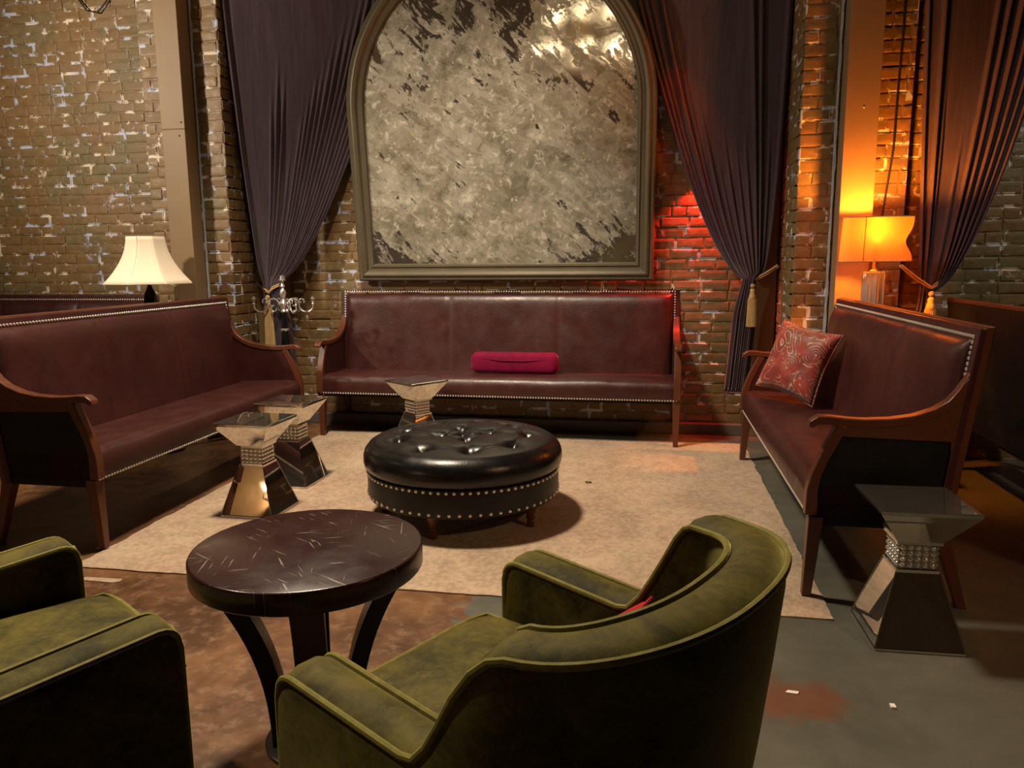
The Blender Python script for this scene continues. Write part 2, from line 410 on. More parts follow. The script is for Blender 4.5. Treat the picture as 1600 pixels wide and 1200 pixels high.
# ------------------------------------------------------------------ the room
YB, YP = 5.81, 5.20             # niche back wall / front of the piers
ZC = 4.6
def brick_wall(name, org, u, w, nrm, seed, z0=0.0, z1=ZC, thick=.12):
    rnd = random.Random(seed)
    org, u, nrm = Vector(org), Vector(u), Vector(nrm)
    mb = MB(); ed = []
    CH, BL = .0765, .205
    def P(a, z, d): return tuple(org + u * a + Vector((0, 0, z)) + nrm * d)
    # mortar slab behind the bricks
    c = [P(a, z, d) for d in (0, -thick) for z in (z0, z1) for a in (0, w)]
    mb.add(c, [(0, 1, 3, 2), (4, 6, 7, 5), (0, 4, 5, 1), (1, 5, 7, 3), (3, 7, 6, 2), (2, 6, 4, 0)]); ed += [1.0] * 8
    row = 0; z = z0
    while z < z1 - .02:
        h = min(CH, z1 - z)
        a = -BL * (.5 if row % 2 else 0) - rnd.uniform(0, .03)
        while a < w:
            L = BL * rnd.choice((1, 1, 1, 1, .52))
            a0, a1 = max(a, 0), min(a + L, w)
            a += L
            if a1 - a0 < .03: continue
            g = .0045
            x0, x1, y0, y1 = a0 + g, a1 - g, z + g, z + h - g
            if a0 == 0: x0 = 0
            if a1 == w: x1 = w
            d = rnd.uniform(.003, .008)
            j = lambda q: rnd.uniform(-q, q)
            base = []
            for k in range(8):
                fx, fy = ((0, 0), (.5, 0), (1, 0), (1, .5), (1, 1), (.5, 1), (0, 1), (0, .5))[k]
                base.append((lerp(x0, x1, fx) + (0 if (a0 == 0 and fx == 0) or (a1 == w and fx == 1) else j(.003)), lerp(y0, y1, fy) + j(.003)))
            cx, cy = (x0 + x1) / 2, (y0 + y1) / 2
            tl, tw = j(.003), j(.003)
            rings = []
            for ins, dep, e in ((0, 0, 1.0), (.001, d * .75, .95), (.006, d, .62), (.020, d + .001, 0.0)):
                sx, sy = 1 - ins * 2 / max(x1 - x0, .03), 1 - ins * 2 / max(y1 - y0, .045)
                rings.append([P(cx + (p[0] - cx) * sx, cy + (p[1] - cy) * sy, dep + (tl * (p[0] - cx) / (x1 - x0) + tw * (p[1] - cy) / .07 if dep else 0)) for p in base])
                ed += [e] * 8
            mb.loft(rings, True, False)
            o = len(mb.v) - 8; mb.f.append(tuple(range(o, o + 8)))
        z += CH; row += 1
    mb.e = ed
    return struct(mb.build(name, M['brick']))
brick_wall('wall_back', (-3.0, YB, 0), (1, 0, 0), 3.92, (0, -1, 0), 1)
brick_wall('wall_pier_left', (-3.61, YP, 0), (1, 0, 0), .61, (0, -1, 0), 2, thick=.10)
brick_wall('wall_pier_left_side', (-3.0, YP + .001, 0), (0, 1, 0), .61, (1, 0, 0), 3, thick=.10)
brick_wall('wall_pier_right', (.92, YP, 0), (1, 0, 0), .64, (0, -1, 0), 4, thick=.10)
brick_wall('wall_pier_right_side', (.92, YP + .001, 0), (0, 1, 0), .61, (-1, 0, 0), 5, thick=.10)
brick_wall('wall_recess_left', (-7.6, 5.52, 0), (1, 0, 0), 4.0, (0, -1, 0), 6)
brick_wall('wall_recess_right', (1.56, 5.28, 0), (1, 0, 0), 3.4, (0, -1, 0), 7)
struct(MB().box(-7.8, 5.2, -4.2, 6.1, -.1, 0).build('floor', M['floor']))
struct(MB().box(-7.8, 5.2, -4.2, 6.1, ZC, ZC + .1).build('ceiling', M['ceiling']))
struct(MB().box(-7.8, 5.2, -4.3, -4.2, 0, ZC).build('wall_front', M['panelling']))
struct(MB().box(-7.8, -7.7, -4.2, 6.1, 0, ZC).build('wall_left', M['panelling']))
struct(MB().box(5.0, 5.2, -4.2, 6.1, 0, ZC).build('wall_right', M['plain_wall']))
# boxed steel columns on the piers, corner boards in the niche, curb under the back wall
c1 = struct(MB().box(-3.385, -3.205, 5.05, 5.185, 0, 2.222).box(-3.385, -3.205, 5.05, 5.185, 2.226, ZC).box(-3.383, -3.207, 5.056, 5.185, 2.2, 2.25).build('trim_1', M['column'], bevel=.003))
c2 = struct(MB().box(1.145, 1.337, 5.05, 5.185, 0, ZC).build('trim_2', M['column'], bevel=.003))
for c, x, z in ((c1, -3.25, 2.18), (c1, -3.23, 2.27), (c2, 1.25, 2.19)):
    MB().dome((x, 5.0499, z), (0, -1, 0), .007, .004, 8).build('screw', M['nail'] if x > 0 else M['dark_trim'], c)
struct(MB().box(-2.985, -2.84, 5.50, 5.79, 0, ZC).build('trim_3', M['post'], bevel=.004))
struct(MB().box(.755, .905, 5.735, 5.79, 0, ZC).build('trim_4', M['post'], bevel=.004))
def seam(name, x, y, w, sd):
    L, Rr = [], []
    for i in range(90):
        z = ZC * i / 89
        L.append((x - w * (.35 + .5 * abs(noise.noise((sd, z * 6, 0)))), z)); Rr.append((x + w * (.2 + 1.0 * abs(noise.noise((sd + 4, z * 5, 0)))), z))
    struct(MB().prism(L + Rr[::-1], 'y', y - .004, y + .02).build(name, M['seam']))
seam('trim_5', -3.192, 5.187, .012, 1)
seam('trim_6', 1.128, 5.187, .016, 2)
struct(MB().box(-2.83, .75, 5.735, 5.795, 0, .085).build('baseboard_back', M['curb'], bevel=.006))

# ------------------------------------------------------------------ rug
def rug():
    nx, ny = 90, 80; x0, x1, y0, y1 = -2.43, .69, 2.755, 5.465
    top, bot = [], []
    for i in range(ny + 1):
        for j in range(nx + 1):
            u, v = j / nx, i / ny
            x, y = lerp(x0, x1, u), lerp(y0, y1, v)
            if j in (0, nx): x += .012 * noise.noise((y * 7, j, 0)) + .006 * noise.noise((y * 31, j, 0))
            if i in (0, ny): y += .006 * noise.noise((x * 6, i, 0)) + .004 * noise.noise((x * 31, i, 0))
            z = .010 + .0015 * noise.noise((x * 2.5, y * 2.5, 0))
            edge = j in (0, nx) or i in (0, ny)
            top.append((x, y, z - (.004 if edge else 0))); 
    mb = MB(); n = nx + 1
    mb.add(top, [(i * n + j, i * n + j + 1, (i + 1) * n + j + 1, (i + 1) * n + j) for i in range(ny) for j in range(nx)])
    ring = [j for j in range(n)] + [i * n + nx for i in range(1, ny + 1)] + [ny * n + j for j in range(nx - 1, -1, -1)] + [i * n for i in range(ny - 1, 0, -1)]
    o = len(mb.v); mb.v += [(top[k][0], top[k][1], .0015) for k in ring]; L = len(ring)
    for a in range(L):
        b = (a + 1) % L; mb.f.append((ring[a], ring[b], o + b, o + a))
    mb.f.append(tuple(range(o, o + L)))
    return tag(mb.build('area_rug', M['rug'], smooth_=True), 'large faded beige area rug lying under the ottoman', 'rug')
rug()
RUGZ = .011

# ------------------------------------------------------------------ sofas
def make_sofa(label, L, h, loc, rz, group):
    t = thing('banquette_sofa', label, 'sofa', loc, rz, group)
    hx = L / 2
    yf = lambda z: .465 + .075 * (z - .45) / (h - .45)
    # seat
    prof = [(.02, .325), (.004, .332), (-.004, .36), (-.006, .41), (.004, .447), (.028, .468), (.07, .474), (.25, .468), (.49, .455), (.49, .325)]
    rings = []; N = 72
    for i in range(N + 1):
        x = lerp(-hx + .012, hx - .012, i / N); e = min(i, N - i) / N
        pinch = smooth(e / .02) if e < .02 else 1
        ring = []
        for k, (y, z) in enumerate(prof):
            if 3 <= k <= 7:
                z += .007 * noise.noise((x * 3.1, k * .35, L)) + .003 * noise.noise((x * 11, k, L))
                y += .004 * noise.noise((x * 5, k, 3.3)) if k < 6 else 0
                z -= (1 - pinch) * .016
            if k in (2, 3): y += (1 - pinch) * .012
            ring.append((x, y, z))
        rings.append(ring)
    MB().loft(rings).build('seat', M['leather'], t, True, angle=50)
    # backrest cushion with two vertical seams
    bx, zt, zb = hx - .052, h - .052, .44
    def pad(x, z):
        u = (x + bx) / (2 * bx); v = (z - zb) / (zt - zb)
        e = min(1, min(u, 1 - u) * 2 * bx / .075); e2 = min(1, (1 - v) * (zt - zb) / .085)
        p = .040 * math.sqrt(max(0, 1 - (1 - e) ** 2)) * math.sqrt(max(0, 1 - (1 - e2) ** 2))
        for sx in (1 / 3, 2 / 3):
            p -= .008 * math.exp(-((u - sx) * 2 * bx / .012) ** 2)
        p += .006 * noise.noise((x * 2.6, z * 3.5, L)) + .004 * noise.noise((x * 6, z * 1.5, L + 5)) * smooth((v - .5) * 3)
        return max(p, .001)
    nx, nz = 130, 22
    vs = []; fs = []
    for i in range(nz + 1):
        for j in range(nx + 1):
            z = lerp(zb, zt, i / nz); x = lerp(-bx, bx, j / nx)
            vs.append((x, yf(z) - pad(x, z), z))
    n = nx + 1
    fs = [(i * n + j, i * n + j + 1, (i + 1) * n + j + 1, (i + 1) * n + j) for i in range(nz) for j in range(nx)]
    ringi = list(range(n)) + [i * n + nx for i in range(1, nz + 1)] + [nz * n + j for j in range(nx - 1, -1, -1)] + [i * n for i in range(nz - 1, 0, -1)]
    o = len(vs); vs += [(vs[k][0], yf(vs[k][2]) + .008, vs[k][2]) for k in ringi]; m = len(ringi)
    fs += [(ringi[a], ringi[(a + 1) % m], o + (a + 1) % m, o + a) for a in range(m)] + [tuple(range(o, o + m))]
    MB().add(vs, fs).build('backrest', M['leather'], t, True, angle=60)
    # upholstered border (front) and stained frame (rear)
    MB().prism([(yf(.30), .30), (yf(h), h - .006), (yf(h) + .026, h - .004), (yf(.30) + .026, .30)], 'x', -hx + .001, hx - .001).build('back_border', M['leather'], t, bevel=.006)
    MB().prism([(yf(.28) + .02, .28), (yf(h) + .020, h), (yf(h) + .046, h), (yf(.28) + .046, .28)], 'x', -hx, hx).build('back_frame', M['wood'], t, bevel=.004)
    MB().prism([(yf(.29) + .044, .29), (yf(h - .02) + .044, h - .02), (yf(h - .02) + .050, h - .02), (yf(.29) + .050, .29)], 'x', -hx + .012, hx - .012).build('rear_panel', M['side_black'], t)
    nl = MB(); sp = .0195; zn = h - .040; xn = hx - .040
    k = int(2 * xn / sp)
    for i in range(k + 1):
        x = lerp(-xn, xn, i / k); nl.dome((x, yf(zn) - .001, zn), (0, -1, .1), .0076)
    for s in (-1, 1):
        z = zn - sp
        while z > .845: nl.dome((s * xn, yf(z) - .001, z), (0, -1, .1), .0076); z -= sp
    nl.build('nailhead_trim', M['nail'], t, True)
    nb = MB(); xb = hx - .03; k = int(2 * xb / sp)
    for i in range(k + 1): nb.dome((lerp(-xb, xb, i / k), .003, .337), (0, -1, -.1), .0076)
    nb.build('nailhead_trim', M['nail'], t, True)
    MB().box(-hx + .04, hx - .04, .08, .50, .300, .326).build('underside', M['side_black'], t)
    # arms
    rail = [(.545, .90), (.527, .86), (.505, .82), (.47, .78), (.42, .745), (.35, .718), (.27, .704), (.18, .699), (.11, .702), (.055, .708), (.02, .707), (-.002, .694), (-.006, .680)]
    for s in (-1, 1):
        xc = s * (hx - .026)
        ar = MB().bar([(xc, y, z) for y, z in rail], [.034, .04, .046] + [.05] * 9 + [.046], [.04, .04, .04] + [.032] * 8 + [.026, .022], (1, 0, 0)).build('armrest', M['wood'], t, True, .004)
        post = [(.105, .690), (.080, .640), (.048, .570), (.022, .50), (.010, .44), (.010, .34)]
        MB().bar([(xc, y, z) for y, z in post], .048, [.04, .038, .036, .036, .04, .044], (1, 0, 0)).build('arm_post', M['wood'], t, True, .004)
        poly = [(.53, .865), (.50, .80), (.46, .757), (.41, .725), (.34, .70), (.26, .688), (.18, .684), (.10, .682), (.06, .59), (.03, .50), (.03, .33), (.475, .33)]
        board = [(yf(.90) + .02, .90), (yf(.862) - .006, .862), (.487, .815), (.460, .775), (.42, .74), (.35, .712), (.27, .698), (.18, .694), (.085, .695), (.07, .655), (.12, .648), (yf(.64) - .012, .640), (yf(.60) - .004, .60), (yf(.30) - .002, .30), (yf(.30) + .045, .30), (yf(.90) + .045, .90)]
        MB().prism(board, 'x', s * (hx - .010), s * (hx - .004)).build('arm_board', M['wood'], t, bevel=.002)
        MB().prism(poly, 'x', s * (hx - .046), s * (hx - .020)).build('arm_panel', M['leather'], t)
        MB().prism([(y, z) for y, z in poly[:-2]] + [(.03, .30), (.475, .30)], 'x', s * (hx - .019), s * (hx - .012)).build('side_panel', M['side_black'], t)
        xl = s * (hx - .030)
        for y0, y1, z1 in ((.012, .030, .335), (.565, .468, .31)):
            a, b = .017, .027
            MB().loft([[(xl + sx * a, y0 + sy * a, .0118 if y0 < .1 else 0) for sx, sy in ((-1, -1), (1, -1), (1, 1), (-1, 1))],
                       [(xl + sx * b, y1 + sy * b, z1) for sx, sy in ((-1, -1), (1, -1), (1, 1), (-1, 1))]]).build('leg', M['wood'], t, bevel=.003)
    return t
G = 'burgundy leather sofas with nailhead trim'
back_sofa = make_sofa('long burgundy leather sofa under the arched mirror, holding a fuchsia bolster', 2.66, 1.105, (-1.09, 5.27, 0), 0, G)
left_sofa = make_sofa('burgundy leather sofa on the left, its near armrest behind the green armchair', 2.12, 1.06, (-2.425, 3.99, 0), R(90), G)
dup(left_sofa, 'burgundy leather sofa on the right with a red paisley pillow', (.615, 3.975, 0), R(-90))
dup(left_sofa, 'dark red sofa against the left brick wall, only its back rising behind the front sofa', (-4.79, 4.86, 0), 0)
dup(left_sofa, 'dark sofa at the right edge turned away, showing only its back', (2.37, 3.96, 0), R(90))

# bolster on the back sofa
def soft_box(mb, c, sx, sy, sz, p=4, n=28, m=16, wob=.0, seed=0):
    rings = []
    for i in range(1, m):
        th = -PI / 2 + PI * i / m; ring = []
        for j in range(n):
            ph = 2 * PI * j / n
            f = lambda v: math.copysign(abs(v) ** (2 / p), v)
            x, y, z = f(math.cos(th)) * f(math.cos(ph)), f(math.cos(th)) * f(math.sin(ph)), f(math.sin(th))
            w = 1 + wob * noise.noise((x * 2 + seed, y * 2, z * 2))
            ring.append((c[0] + sx * x * w, c[1] + sy * y * w, c[2] + sz * z * w))
        rings.append(ring)
    return mb.loft(rings)
bo = thing('bolster_pillow', 'fuchsia velvet bolster lying on the back sofa seat', 'pillow', (-.965, 5.545, .472), R(-1))
mb = MB(); rings = []
for i in range(25):
    x = lerp(-.325, .325, i / 24); e = min(i, 24 - i) / 24
    r = .082 * (1 - .35 * (1 - smooth(e / .05)))
    rings.append([(x, .056 * 1.0 * math.copysign(abs(math.cos(a)) ** .55, math.cos(a)) * r / .082, .078 + r * .95 * math.copysign(abs(math.sin(a)) ** .55, math.sin(a)) + .003 * noise.noise((x * 9, a, 0))) for a in [2 * PI * k / 20 for k in range(20)]])
mb.loft(rings); mb.build('cover', M['fuchsia'], bo, True, angle=70)
MB().tube([(-.26, -.052, .115), (-.1, -.0605, .098), (.08, -.0605, .097), (.26, -.052, .108)], .0035, 6).build('seam_piping', M['fuchsia'], bo, True)
# paisley pillow
def pillow(name, label, mat, c, a, b, half, th, cat='pillow'):
    c, a, b = Vector(c), Vector(a).normalized(), Vector(b).normalized()
    n_ = a.cross(b).normalized(); a = b.cross(n_).normalized()
    o_ = thing(name, label, cat, c)
    o_.matrix_world = Matrix.Translation(c) @ Matrix((b, a, b.cross(a))).transposed().to_4x4()
    N = 26; mb = MB()
    def sheet(sg):
        out = []
        for i in range(N + 1):
            for j in range(N + 1):
                u, v = 2 * j / N - 1, 2 * i / N - 1
                k = max(0, (1 - u ** 4) * (1 - v ** 4)); z = th * k ** .55
                z += .010 * noise.noise((u * 1.7, v * 1.7, 2)) * k + .006 * noise.noise((u * 4, v * 4, 9)) * k
                px = half[0] * u * (1 - .09 * (1 - v * v) * 1 + .03 * abs(u * v)); py = half[1] * v * (1 - .09 * (1 - u * u) + .03 * abs(u * v))
                out.append((px, py, sg * z))
        return out
    f = [(i * (N + 1) + j, i * (N + 1) + j + 1, (i + 1) * (N + 1) + j + 1, (i + 1) * (N + 1) + j) for i in range(N) for j in range(N)]
    mb.add(sheet(1), f); mb.add(sheet(-1), [tuple(reversed(q)) for q in f])
    ob = mb.build('cover', mat, o_, True, angle=180)
    bm = bmesh.new(); bm.from_mesh(ob.data); bmesh.ops.remove_doubles(bm, verts=bm.verts, dist=.0006)
    bmesh.ops.recalc_face_normals(bm, faces=bm.faces); bm.to_mesh(ob.data); bm.free()
    pts = []
    for k in range(4 * 12):
        sd, q = divmod(k, 12); q = q / 12 * 2 - 1
        u, v = ((q, -1), (1, q), (-q, 1), (-1, -q))[sd]
        pts.append((half[0] * u * (1 - .09 * (1 - v * v) + .03 * abs(u * v)), half[1] * v * (1 - .09 * (1 - u * u) + .03 * abs(u * v)), 0))
    MB().tube(pts, .004, 6, True).build('edge_piping', mat, o_, True)
    return o_
pillow('throw_pillow', 'red paisley throw pillow leaning in the far corner of the right sofa', M['paisley'], (.862, 4.595, .712), (.17, .02, .40), (.24, -.30, -.06), (.208, .208), .072)

# ------------------------------------------------------------------ mirrored hourglass tables
def make_mtable(label, loc, rz, group):
    t = thing('mirrored_side_table', label, 'table', loc, rz, group)
    def sq(r, z): return [(-r, -r, z), (r, -r, z), (r, r, z), (-r, r, z)]
    MB().loft([sq(.142, 0), sq(.142, .012), sq(.069, .252), sq(.069, .262)]).build('base', M['mirror'], t)
    ed = MB()
    for a in range(4):
        ca, sa = math.cos(a * PI / 2), math.sin(a * PI / 2)
        rt = lambda x, y, z: (x * ca - y * sa, x * sa + y * ca, z)
        ed.tube([rt(.142, .142, .011), rt(.069, .069, .254)], .0022, 6)
        ed.tube([rt(.142, -.142, .011), rt(.142, .142, .011)], .0025, 6)
    ed.build('edge_trim', M['mirror_edge'], t)
    MB().box(-.060, .060, -.060, .060, .262, .352).build('neck', M['mirror_edge'], t)
    cb = MB()
    for a in range(4):
        ca, sa = math.cos(a * PI / 2), math.sin(a * PI / 2)
        for i in range(4):
            for j in range(5):
                y = lerp(-.060, .060, (j + .5) / 5); z = lerp(.266, .348, (i + .5) / 4)
                cb.dome((.059 * ca - y * sa, .059 * sa + y * ca, z), (ca, sa, 0), .0102, .011, 8)
    cb.build('crystal_band', M['crystal'], t, True, angle=50)
    MB().loft([sq(.072, .352), sq(.072, .362), sq(.152, .476), sq(.152, .482)]).build('top', M['mirror'], t)
    MB().loft([sq(.153, .482), sq(.155, .484), sq(.155, .489), sq(.150, .4915)]).build('top_plate', M['mirror'], t)
    return t
MG = 'mirrored hourglass side tables'
mt = make_mtable('mirrored hourglass side table on bare floor beside the right sofa', (.912, 2.695, 0), R(1), MG)
dup(mt, 'front one of two mirrored side tables by the left sofa, behind the round table', (-1.99, 3.575, RUGZ), R(-2))
dup(mt, 'mirrored side table standing between the left sofa and another mirrored table', (-2.05, 4.11, RUGZ), R(-3))
dup(mt, 'mirrored side table partly hidden behind the black ottoman', (-1.545, 4.955, RUGZ), R(53))

# ------------------------------------------------------------------ tufted ottoman
def ottoman():
    t = thing('tufted_ottoman', 'round black leather tufted ottoman in the middle of the rug', 'ottoman', (-.92, 3.72, RUGZ), R(0))
    btn = []
    for r, n, o in ((.125, 4, .35), (.335, 9, .15)):
        for i in range(n): btn.append((r * math.cos(2 * PI * i / n + o), r * math.sin(2 * PI * i / n + o)))
    btn.append((0, .0))
    segs = []
    for i in range(len(btn)):
        for j in range(i + 1, len(btn)):
            d = math.dist(btn[i], btn[j])
            if d < .245: segs.append((btn[i], btn[j]))
    def top(x, y):
        r = math.hypot(x, y)
        z = .425 - .030 * (r / .46) ** 4
        for bx, by in btn:
            d = math.hypot(x - bx, y - by); z -= .046 * math.exp(-(d / .036) ** 1.4)
        for (ax, ay), (bx, by) in segs:
            dx, dy = bx - ax, by - ay; L2 = dx * dx + dy * dy
            u = max(0, min(1, ((x - ax) * dx + (y - ay) * dy) / L2)); d = math.hypot(x - ax - u * dx, y - ay - u * dy)
            z -= .009 * math.exp(-(d / .012) ** 1.4)
        return z
    n = 128; rings = []
    side = [(.478, .262), (.490, .264), (.502, .275), (.508, .30), (.507, .33), (.498, .358), (.482, .378), (.462, .391)]
    for r, z in side: rings.append([(r * math.cos(2 * PI * j / n), r * math.sin(2 * PI * j / n), z + .0015 * noise.noise((math.cos(2 * PI * j / n) * 9, math.sin(2 * PI * j / n) * 9, r))) for j in range(n)])
    for k in range(1, 47):
        r = .455 * (1 - k / 47) + .003
        rings.append([(r * math.cos(2 * PI * j / n), r * math.sin(2 * PI * j / n), top(r * math.cos(2 * PI * j / n), r * math.sin(2 * PI * j / n))) for j in range(n)])
    MB().loft(rings).build('cushion', M['leather_black'], t, True, angle=70)
    for bx, by in btn: MB().dome((bx, by, top(bx, by) - .004), (0, 0, 1), .013, .011, 12).build('button', M['leather_black'], t, True, angle=80)
    MB().lathe([(.470, .118), (.486, .122), (.490, .135), (.490, .255), (.478, .264)], 96).build('base_drum', M['drum_black'], t, True)
    for z, k in ((.246, 84), (.140, 64)):
        nl = MB()
        for i in range(k):
            a = 2 * PI * i / k; nl.dome((.489 * math.cos(a), .489 * math.sin(a), z), (math.cos(a), math.sin(a), 0), .0092, .008, 8)
        nl.tube([(.4865 * math.cos(2 * PI * i / 96), .4865 * math.sin(2 * PI * i / 96), z) for i in range(96)], .0022, 4, True)
        nl.build('nailhead_trim', M['nail'], t, True)
    for i in range(5):
        a = R(-97 + 72 * i)
        MB().lathe([(.016, 0), (.0185, .004), (.020, .028), (.014, .034), (.022, .042), (.024, .048), (.018, .054), (.022, .066), (.033, .100), (.036, .118), (.030, .128)], 18, (.415 * math.cos(a), .415 * math.sin(a), 0)).build('leg', M['wood'], t, True, angle=35)
    return t
ottoman()

# ------------------------------------------------------------------ round table
def round_table():
    t = thing('round_accent_table', 'round dark wood table with curved legs between the green armchairs', 'table', (-.872, 1.80, 0), R(0))
    MB().lathe([(.285, .500), (.297, .502), (.300, .506), (.300, .555), (.298, .559), (.294, .5605)], 96).build('tabletop', M['table_top'], t, True, angle=50)
    for a in (R(203), R(293), R(23), R(113)):
        pts = []
        for i in range(15):
            u = i / 14; z = lerp(.008, .50, u)
            r = .095 + .150 * u ** 2.3
            pts.append((r * math.cos(a), r * math.sin(a), z))
        MB().bar(pts, .080, .046, (-math.sin(a), math.cos(a), 0)).build('leg', M['dark_wood'], t, True, .003)
    MB().lathe([(.135, .0), (.140, .003), (.140, .012), (.135, .015)], 48).build('foot_disc', M['dark_wood'], t, True)
    MB().lathe([(.245, .478), (.25, .482), (.25, .498)], 48).build('apron', M['dark_wood'], t, True)
    return t
round_table()

# ------------------------------------------------------------------ green armchairs
def make_armchair(label, loc, rz, group):
    t = thing('velvet_armchair', label, 'armchair', loc, rz, group)
    path = []                                       # (x, y, nx, ny, s)  s: 0 on the arms .. 1 at the rear
    ys = [.350, .3495, .3475, .343, .336, .326, .312] + [lerp(.295, -.06, i / 13) for i in range(14)]
    for y in ys: path.append((.31, y, 1, 0))
    for i in range(1, 40):
        a = PI * i / 40; ca, sa = math.cos(a), math.sin(a)
        x, y = .31 * math.copysign(abs(ca) ** .85, ca), -.06 - .245 * abs(sa) ** .85
        nx, ny = ca / .31, -sa / .245; l = math.hypot(nx, ny); path.append((x, y, nx / l, ny / l))
    for y in reversed(ys): path.append((-.31, y, -1, 0))
    def ztop(y):
        if y > .04:
            q = max(0, y - .312) / .038
            return .612 - .030 * (.35 - y) / .31 - .034 * (1 - math.sqrt(max(0, 1 - q * q)))
        k = smooth((.04 - y) / .17)
        return lerp(.582, .795, k) + .022 * smooth((-.14 - y) / .2)
    rings = []; out_e, in_e = [], []
    for x, y, nx, ny in path:
        zt = ztop(y); rear = smooth((.05 - y) / .3)
        w = .052; ins = .085 * rear
        P = lambda o, z: (x + nx * o, y + ny * o, z)
        zb = .13
        tilt = lambda z: -ins * (1 - (z - zb) / (zt - zb))
        ring = [P(w + tilt(zb), zb)] + [P(w + tilt(lerp(zb, zt, f)) + .006 * math.sin(PI * f), lerp(zb, zt, f)) for f in (.25, .5, .75, .93)]
        ring += [P(w - .004, zt - .012), P(w - .013, zt - .002), P(.018, zt + .008), P(-.018, zt + .008), P(-w + .013, zt - .002), P(-w + .003, zt - .012)]
        ring += [P(-w - .006 * rear, lerp(zt, .36, .3)), P(-w + .03 * rear - .004, lerp(zt, .36, .7)), P(-w + .045 * rear, .34), P(-w + .045 * rear, zb)]
        rings.append(ring); out_e.append(P(w - .003, zt - .004)); in_e.append(P(-w + .003, zt - .004))
    MB().loft(rings).build('shell', M['velvet_green'], t, True, .006, angle=55)
    def front_loop(s):
        x = s * .31; z = ztop(.35)
        return
    pip = MB()
    pip.tube([(out_e[0][0], .353, .13)] + [(out_e[0][0], .353, out_e[0][2] - .012)] + out_e + [(out_e[-1][0], .353, out_e[-1][2] - .012), (out_e[-1][0], .353, .13)], .0065, 8)
    pip.build('outer_piping', M['velvet_piping'], t, True)
    pi2 = MB()
    pi2.tube([(in_e[0][0], .353, .30)] + [(in_e[0][0], .353, in_e[0][2] - .012)] + in_e + [(in_e[-1][0], .353, in_e[-1][2] - .012), (in_e[-1][0], .353, .30)], .0065, 8)
    pi2.build('inner_piping', M['velvet_piping'], t, True)
    for s in (-1, 1):
        MB().tube([(s * (.31 + .049), .353, .566), (s * .31, .354, .585), (s * (.31 - .049), .353, .566)], .006, 8).build('arm_piping', M['velvet_piping'], t, True)
    # seat cushion
    N = 22; mb = MB()
    def edge(u, v):
        x = .250 * u; y = lerp(-.20, .415, (v + 1) / 2)
        if v < 0: x *= math.sqrt(max(0, 1 - (v * v) * .35))
        if v > .75 : y -= .018 * abs(u) ** 6
        return x, y
    def sheet(top):
        o = []
        for i in range(N + 1):
            for j in range(N + 1):
                u, v = 2 * j / N - 1, 2 * i / N - 1
                x, y = edge(u, v); k = (1 - u ** 8) * (1 - v ** 8)
                z = (.462 + .032 * max(0, (1 - u * u) * (1 - v * v)) ** .5 + .012 * k ** .5 + .004 * noise.noise((u * 2, v * 2, 1)) * k) if top else .345 - .005 * k
                o.append((x, y, z))
        return o
    f = [(i * (N + 1) + j, i * (N + 1) + j + 1, (i + 1) * (N + 1) + j + 1, (i + 1) * (N + 1) + j) for i in range(N) for j in range(N)]
    mb.add(sheet(True), f); q = len(mb.v); mb.add(sheet(False), [tuple(reversed(z)) for z in f])
    n1 = N + 1; ring = list(range(n1)) + [i * n1 + N for i in range(1, n1)] + [N * n1 + j for j in range(N - 1, -1, -1)] + [i * n1 for i in range(N - 1, 0, -1)]
    for a in range(len(ring)):
        b = (a + 1) % len(ring); mb.f.append((ring[a], q + ring[a], q + ring[b], ring[b]))
    cu = mb.build('seat_cushion', M['velvet_green'], t, True, .008, angle=50)
    MB().tube([mb.v[k] for k in ring], .006, 8, True).build('cushion_piping', M['velvet_piping'], cu, True)
    MB().box(-.255, .255, -.20, .372, .13, .342).build('seat_base', M['velvet_green'], t, bevel=.02, seg=3)
    for x, y in ((.28, .30), (-.28, .30), (.22, -.14), (-.22, -.14)):
        MB().loft([[(x + a * .015, y + b * .015, 0) for a, b in ((-1, -1), (1, -1), (1, 1), (-1, 1))], [(x + a * .024, y + b * .024, .14) for a, b in ((-1, -1), (1, -1), (1, 1), (-1, 1))]]).build('leg', M['dark_wood'], t, bevel=.002)
    return t
AG = 'olive green velvet armchairs'
chair = make_armchair('olive velvet armchair in the foreground seen from behind, red cushion inside', (-.1325, 1.270, 0), R(61.6), AG)
dup(chair, 'olive velvet armchair cut off by the left edge, its seat empty', (-1.378, 1.162, 0), R(-34.5))
ca, sa = math.cos(R(61.6)), math.sin(R(61.6))
def cl(x, y, z): return (-.1325 + x * ca - y * sa, 1.270 + x * sa + y * ca, z)
pillow('seat_cushion_red', 'small red cushion inside the foreground armchair, mostly hidden by its back', M['red'], cl(.02, -.045, .566), Vector(cl(0, -.055, .2)) - Vector(cl(0, 0, 0)), Vector(cl(1, .1, 0)) - Vector(cl(0, 0, 0)), (.222, .062), .042, 'cushion').name = 'lumbar_cushion'

